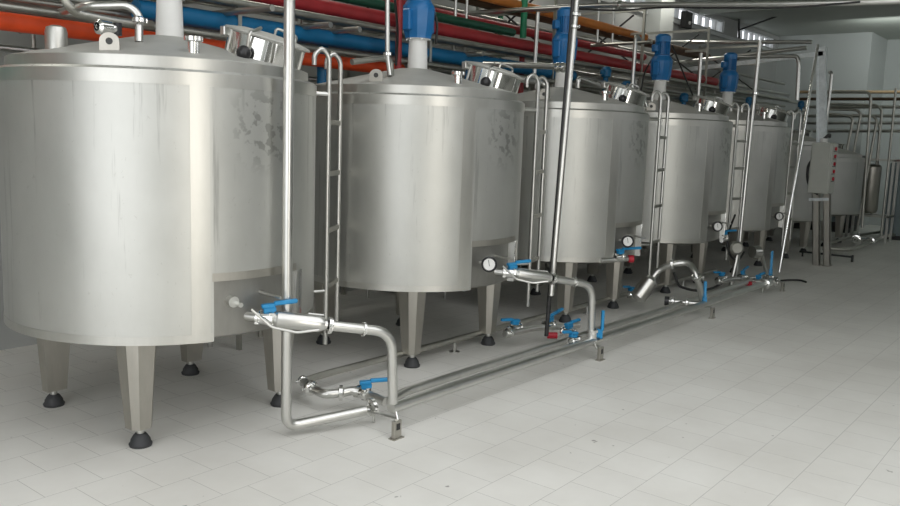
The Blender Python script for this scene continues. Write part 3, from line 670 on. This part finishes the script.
# stainless runs
GR = 'stainless pipes running through the rack'
runs = [(30, 5, 5.3), (30, 12, 5.45), (60, 21, 5.25), (30, -6, 5.6), (250, 22, 5.35), (250, 8, 5.6), (230, 2, 5.75), (350, 38, 5.18), (360, 60, 5.35), (470, 44, 5.25), (480, 50, 5.5), (480, 62, 5.1),
        (600, 58, 5.3), (600, 66, 5.1), (600, 76, 5.46), (600, 84, 5.05), (640, 74, 4.83), (600, 88, 4.83), (700, 78, 5.2), (700, 86, 5.0), (300, 54, 5.3), (300, 78, 5.35), (200, 48, 5.5), (640, 52, 5.5)]
zs_used = []
for i, (px, py, Y) in enumerate(runs):
    z = ay(px, py, Y).z
    pipe([(random.uniform(-1.5, -.8), Y, z), (random.uniform(15.6, 17.6), Y, z)], random.choice((.018, .022, .026)), random.choice(('dullpipe', 'dullpipe', 'pipe')),
         'stainless pipe running lengthwise in the rack behind the tanks', GR, name='rack_pipe')
# cross pipes of the rack, across the hall
GX = 'stainless pipes crossing over the rack'
for i, (px, py, X, y0_, y1_) in enumerate([(300, 5, 3.6, 4.4, 5.95), (340, 24, 4.3, 4.6, 5.95), (350, 30, 4.6, 4.6, 5.95), (200, 11, 2.7, 4.9, 5.95), (480, 54, 6.3, 4.7, 5.9), (90, 12, 1.9, 4.9, 5.95)]):
    p = ax(px, py, X)
    pipe([(X, y0_, p.z), (X, y1_, p.z)], .022, 'dullpipe', 'dull stainless pipe crossing the rack towards the back wall', GX, name='cross_pipe')
# verticals of the rack
GV = 'thin stainless verticals hanging in the rack'
for i in range(26):
    X = .2+i*.56+random.uniform(-.12, .12); Y = random.choice((5.09, 5.2, 5.4, 5.62))
    zt_ = random.uniform(2.1, 2.6); 
    pipe([(X, Y, zt_), (X, Y, 0.0)], random.choice((.011, .014, .018)), random.choice(('pipe', 'dullpipe')), 'thin stainless vertical pipe in the rack behind the tanks', GV, name='vertical_pipe')
for i, (px, y0_, y1_) in enumerate([(454, 0, 55), (465, 20, 55), (180, -20, 12), (333, 10, 60), (597, 24, 42), (612, 26, 42)]):
    q_ = ay(px, y1_, 5.1); pipe([(q_.x, 5.1, CZ), (q_.x, 5.1, q_.z)], .015, 'pipe', 'bright stainless vertical pipe between the coloured pipes', 'bright verticals between coloured pipes', name='vertical_pipe')
# rack frame uprights and braces
for i, X in enumerate((1.0, 3.7, 5.75, 7.8, 9.9, 12.0, 14.2)):
    t = empty('pipe_rack', (X, 5.45, 0), 'dark iron support frame standing among the pipes behind the tanks', 'rack', 'support frames of the pipe rack')
    MB().box(-.015, .015, -.585, -.555, 0, 3.3).build('upright', 'dullpipe', t); MB().box(-.02, .02, .44, .48, 0, 3.3).build('upright', 'dullpipe', t)
    m = MB()
    for z in (2.0, 2.5, 2.95, 3.24): m.box(-.013, .013, -.555, .44, z, z+.03)
    m.build('crossbar', 'dullpipe', t)
    for s_ in (1, -1): MB().tube([(0, -.5*s_, 2.55), (0, .42*s_, 3.2)], .012, 0, 6).build('brace', 'iron', t)
for (px, py, Y), l in zip([(749, 103, 4.75), (801, 106, 4.75), (606, 75, 4.75), (626, 89, 4.72), (684, 100, 4.75)], ['blue actuator valve behind the fifth tank hatch', 'blue actuator valve right behind the fifth tank', 'blue actuator valve just above the middle tank lid', 'blue actuator valve behind the middle tank hatch', 'blue actuator valve behind the fourth tank hatch']):
    t = empty('actuator_valve', tuple(ay(px, py, Y)), l, 'valve', 'blue actuator valves on the rack')
    MB().lathe([(0, -.09), (.03, -.09), (.03, -.03), (.055, -.02), (.06, .06), (.04, .09), (0, .1)], 18).build('actuator', 'bluepipe', t)
    MB().cyl((-.10, .04, -.08), (.10, -.04, -.08), .025, 12).build('valve_body', 'pipe', t)
    MB().box(-.11, -.04, -.02, .02, .0, .05, bev=.005).build('positioner', 'bluepipe', t)
    MB().tube([(0, 0, -.1), (0, .25, -.1)], .018, 0, 10).build('branch_pipe', 'dullpipe', t)
# dim machines standing behind the tanks at floor level
for i, (x0_, x1_, h) in enumerate([(6.1, 7.2, 1.0), (8.1, 9.2, 1.25), (10.3, 11.3, 1.1), (12.7, 13.7, 1.3)]):
    t = empty('equipment_cabinet', (x0_, 5.35, 0), 'dark equipment cabinet against the back wall behind the tanks', 'cabinet', 'dark cabinets along the back wall')
    MB().box(0, x1_-x0_, .02, .55, .12, h, bev=.02).build('body', 'slate', t)
    MB().box(.04, (x1_-x0_)/2-.01, 0, .02, .18, h-.06, bev=.004).build('door', 'iron', t); MB().box((x1_-x0_)/2+.01, x1_-x0_-.04, 0, .02, .18, h-.06, bev=.004).build('door', 'iron', t)
    for sx in (.05, x1_-x0_-.05):
        for sy in (.08, .5): MB().cyl((sx, sy, 0), (sx, sy, .13), .025, 10).build('leg', 'iron', t)
along(4, 67, 4.9, .03, 'teal', 'teal pipe end peeking out left of the largest tank', .2, 1.75)

# overhead silver pipe crossing the aisle
pa, pb, pc, pd = ax(441, 15, 5.5), ax(522, 9, 5.5), ax(605, 5, 5.5), ax(785, 4, 5.5)
zc = 2.57
pipe([(7, 5.8, 2.87), (7, 3.86, 2.84), (7, 2.24, 2.735), (7, 1.41, 2.70), (7, -4.9, 2.62)], .024, 'pipe', 'long silver pipe crossing high over the aisle at the top of the picture', None, .3, name='crossing_pipe', clamps=[((7, 3.7, 2.83), (0, 1, 0))])
pipe([ax(578, 9, 6.9), ax(620, 11, 6.9), ax(660, 7, 6.9), ax(720, 8, 6.9), ax(790, 8, 6.9), ax(860, 2, 6.9)], .008, 'cable', 'black cable sagging just under the high crossing pipe', None, .5, 'overhead_cable', 'cable')

# ------------------------------------------------------------------ post, frame and control cabinet
X = 12.2
p = az(822, 264, 0); t = empty('cabinet_stand', (12.2, p.y*12.2/p.x, 0), 'galvanized post frame rising to the overhead rails beside the cabinet', 'frame')
tp = ax(823, 46, 12.2); H = tp.z
MB().box(-.03, .0, -.045, .045, 1.2, H).box(-.055, .03, -.06, -.04, 1.2, H).box(-.055, .03, .04, .06, 1.2, H).build('post', 'galv', t)
for oy, w_ in ((.07, .045), (-.07, .045)):
    MB().box(-.04, .0, oy-w_, oy+w_, .0, 1.25).box(-.04, .03, oy-w_, oy-w_+.008, .0, 1.25).box(-.04, .03, oy+w_-.008, oy+w_, 0, 1.25).build('leg', 'leg', t)
    MB().box(-.07, .06, oy-w_-.01, oy+w_+.01, 0, .01).build('foot_plate', 'leg', t)
MB().box(-.03, .0, -.02, 2.8, H-.12, H-.06).build('rail', 'galv', t)
MB().tube([(.02, .2, H+.02), (.02, 2.84, H+.04)], .03, 0).build('rail', 'pipe', t)
t.rotation_euler.x = radians(-5.2)
MB().box(-.05, .01, -.1, .16, .9, .94).build('crossbar', 'galv', t)
c0_ = Vector((11.82, ax(829, 170, 11.82).y, 1.01))
t = empty('control_cabinet', tuple(c0_), 'grey control cabinet with a column of red switches on its aisle side', 'control cabinet')
MB().box(0, .30, 0, .25, 0, .68, bev=.01).build('body', 'box', t)
MB().box(.012, .288, -.016, 0, .012, .668, bev=.004).build('door', 'box', t)
for k in range(5):
    z = .60-k*.1
    b = MB().lathe([(0, 0), (.024, 0), (.026, .012), (.02, .022), (0, .024)], 16, (.15, -.016, z), (0, -1, 0)).build('switch_knob', 'redp', t)
    MB().box(.08, .22, -.019, -.016, z-.040, z-.028).build('switch_plate', 'black', t)
MB().lathe([(0, 0), (.05, 0), (.05, .05), (0, .06)], 16, (.2, .15, .68)).build('beacon_base', 'white', t)
MB().tube([(.2, .15, .73), (.26, .1, .8), (.34, .12, .76)], .02, .04).build('cable_gland', 'iron', t)
pipe([ax(814, 158, 12.0), ax(808, 165, 12.0), ax(807, 180, 12.0), ax(812, 191, 12.0), ax(818, 194, 12.0)], .018, 'cable', 'black cable loop at the left edge of the control cabinet', None, .2, 'cabinet_cable', 'cable')

# long rails from the back wall to the post (upper frame)
pipe([ax(640, 42, 12.35), ax(812, 42, 12.35)], .028, 'pipe', 'upper level silver rail running to the top of the galvanized post', None, name='overhead_rail')
pipe([ax(580, 46, 9.0), ax(652, 42, 9.0)], .02, 'dullpipe', 'dull level pipe left of the fourth motor top', None, name='overhead_rail')
pipe([ax(735, 57, 11.6), ax(797, 56, 11.6), ax(799, 62, 11.6), ax(797, 100, 11.6)], .026, 'pipe', 'silver pipe bending down above the fifth ladder', None, .08, name='bent_pipe')

# ------------------------------------------------------------------ far end
GD = 'looped droppers at the far end'
far = [((812, 92), (868, 92), (871, 97), (862, 228), 15.6, 'tallest looped silver dropper at the far end'),
       ((825, 104), (877, 105), (882, 110), (876, 180), 16.6, 'short looped dropper at far right, behind the tallest'),
       ((822, 109), (857, 110), (861, 114), (853, 156), 15.2, 'looped dropper right above the farthest tank, left of the tallest'),
       ((820, 113), (850, 116), (853, 120), (847, 150), 14.9, 'lowest looped dropper entering the farthest tank lid'),
       ((852, 115), (873, 116), (877, 120), (857, 230), 15.9, 'long slanted dropper right of the farthest tank'),
       ((868, 123), (878, 123), (880, 128), (872, 215), 16.4, 'slim dropper right of the long slanted one')]
for a, b, c, d, X, l in far:
    pipe([ax(*a, X), ax(*b, X), ax(*c, X), ax(*d, X)], .022, 'dullpipe', l, GD, .12, name='dropper_pipe')
pipe([ax(896, 88, 16.0), ax(892, 130, 16.0), ax(881, 236, 16.0)], .020, 'dullpipe', 'thin silver vertical pipe near the right picture edge', None, name='dropper_pipe')
for i, (y0_, m_) in enumerate(((92, 'tan'), (99, 'brown'), (107, 'dullpipe'), (116, 'dullpipe'), (123, 'pipe'), (131, 'dullpipe'))):
    a = ax(800, y0_, 17.4+.15*i); b = ax(930, y0_, 17.4+.15*i)
    pipe([a, b], .03, m_, ['tan pipe across the far wall, topmost there', 'brown pipe under the tan one on the far wall', 'dull pipe crossing the far wall, third from top', 'dull pipe crossing the far wall, fourth from top', 'bright pipe crossing the far wall, second from bottom', 'lowest dull pipe crossing the far wall'][i], 'pipes across the far wall', name='wall_pipe')
# grey-blue cabinet at the right edge
p = az(886, 232, 0.0)
t = empty('storage_cabinet', (16.9, p.y*16.9/p.x-1.3, 0), 'tall blue-grey cabinet at the right edge of the picture', 'cabinet')
MB().box(0, .7, 0, 1.35, .08, 1.40, bev=.01).build('body', 'slate', t); MB().box(-.02, 0, .04, .66, .12, 1.36, bev=.004).build('door', 'slate', t); MB().box(-.02, 0, .69, 1.31, .12, 1.36, bev=.004).build('door', 'slate', t); MB().box(.03, .67, .04, 1.31, 0, .08).build('plinth', 'iron', t)
t2 = empty('red_bin', (16.95, p.y*16.9/p.x-.95, 1.405), 'small red and orange carton on top of the blue-grey cabinet', 'box')
MB().box(0, .3, 0, .7, 0, .17, bev=.01).build('carton', 'redp', t2); MB().box(-.01, .31, -.01, .71, .17, .2).build('carton_lid', 'amber', t2)
# dim machinery with frame right of the farthest tank
p = az(868, 226, 0)
t = empty('filter_unit', (16.4, ax(868, 200, 16.4).y+.36, 0), 'pale upright filter column in a frame right of the farthest tank', 'machine')
MB().lathe([(0, .5), (.12, .5), (.15, .55), (.15, 1.32), (.12, 1.36), (0, 1.37)], 24, (0, -.38, 0)).build('column_vessel', 'leg', t)
for sx, sy in ((-.2, -.75), (.2, -.75), (-.2, -.1), (.2, -.1)): MB().box(sx-.02, sx+.02, sy-.02, sy+.02, 0, 1.45).build('frame_post', 'pipe', t)
for z in (.44, 1.43): MB().box(-.22, .22, -.77, -.08, z, z+.035).build('frame_shelf', 'dullpipe', t)
t = empty('machine_block', (17.4, 4.5, 0), 'dark tall machine against the far wall behind the droppers', 'machine')
MB().box(0, .8, -.55, 1.2, .1, 1.5, bev=.02).build('body', 'iron', t); MB().box(.05, .75, -.5, 1.15, 0, .1).build('plinth', 'iron', t); MB().box(-.02, 0, -.45, .35, .2, 1.3, bev=.004).build('door', 'slate', t)
# floor pipe loop at the far end
pipe([az(822, 248, .1), az(850, 250, .1), az(885, 236, .1), az(905, 233, .1)], .03, 'dullpipe', 'bent floor pipe loop beyond the control cabinet', None, .2, name='floor_pipe')
pipe([az(826, 244, .1), az(853, 236, .1), az(905, 228, .1)], .025, 'dullpipe', 'inner floor pipe beyond the control cabinet', None, .2, name='floor_pipe')
p = az(852, 262, 0); t = empty('pipe_stand', (p.x, p.y, 0), 'thin stand under the bent floor pipe at the far end', 'pipe support')
MB().box(-.015, .015, -.015, .015, 0, .1).box(-.015, .015, 0, .7, .06, .085).box(-.015, .015, .68, .7, 0, .085).build('upright', 'iron', t)
p = az(856, 240, .12); t = empty('far_valve', (p.x, p.y, .12), 'cluster of polished clamps on the far floor pipe', 'valve')
MB().clamp((0, 0, 0), (1, .2, 0), .05).clamp((.35, .05, .02), (0, 1, 0), .05).clamp((.1, -.2, .0), (1, 0, 0), .04).cyl((0, 0, 0), (.5, -.1, 0), .03).cyl((0.2, -.05, -.12), (.2, -.05, .0), .015).build('valve_body', 'mirror', t)
# roof bracket by the high windows
t = empty('roof_bracket', tuple(ax(739, 18, 15.8)), 'dark angle bracket under the ceiling between the high windows', 'bracket')
o_ = Vector(t.location)
m1 = MB(); m1.tube([(0, 0, 0), ax(739, 38, 15.8)-o_], .02, 0, 6); m1.build('upright', 'iron', t)
m1 = MB(); m1.tube([ax(739, 30, 15.8)-o_, ax(783, 14, 15.8)-o_], .016, 0, 6); m1.build('brace', 'iron', t)
t = empty('wall_box', tuple(ay(686, 22, 5.9)), 'dark box with a small lamp hanging in front of the high windows', 'lamp')
MB().box(-.14, .12, -.06, .04, -.10, .16, bev=.01).build('housing', 'iron', t)
MB().cyl((0, -.06, -.02), (0, -.075, -.02), .03, 12).build('lens', 'white', t)

# ------------------------------------------------------------------ light
w = bpy.data.worlds.new('overcast daylight'); sc.world = w; w.use_nodes = True
bg = w.node_tree.nodes['Background']; bg.inputs['Color'].default_value = (.985, .99, 1.0, 1); bg.inputs['Strength'].default_value = 1.6
def area(name, loc, rot, sx, sy, power, col=(1, 1, 1)):
    l = bpy.data.lights.new(name, 'AREA'); l.shape = 'RECTANGLE'; l.size = sx; l.size_y = sy; l.energy = power; l.color = col
    o = bpy.data.objects.new(name, l); COL.objects.link(o); o.location = loc; o.rotation_euler = rot; return o
area('daylight_doorway', (.5, -4.75, 1.6), (radians(90), 0, 0), 1.1, 3.1, 55, (1, .93, .82))
area('ceiling_fill', (3, -1.0, 3.9), (0, 0, 0), .3, 1.2, 12, (.95, 1, .95))  # added fill above the near aisle, no real fitting
area('far_wall_fill', (16.6, 1.5, 3.5), (0, radians(-100), 0), .3, 5, 36, (.95, 1, .97))  # added light that brightens the far wall, no real fitting
area('left_opening_fill', (-3.35, .5, 1.5), (0, radians(-90), 0), 3.0, 5.6, 42, (.96, .98, 1))  # added fill in the left opening, boosts the nearest tank
for x in (1.5, 5, 8.5, 12):
    area('rack_fill', (x, 5.5, 3.86), (0, 0, 0), 1.4, .2, 9, (1, .97, .88))  # added fill over the rack, lifts back wall and floor under the tanks
for a, b in nw[2:]:
    area('high_window_fill', ((a+b)/2, YF+.05, 3.3), (radians(97), 0, 0), b-a, .75, 8, (.95, .98, 1))  # added fill at the unseen near-side windows, lifts far wall and ceiling
vs = sc.view_settings; vs.view_transform = 'Standard'; vs.look = 'None'; vs.exposure = .17; vs.gamma = 1; vs.use_curve_mapping = False
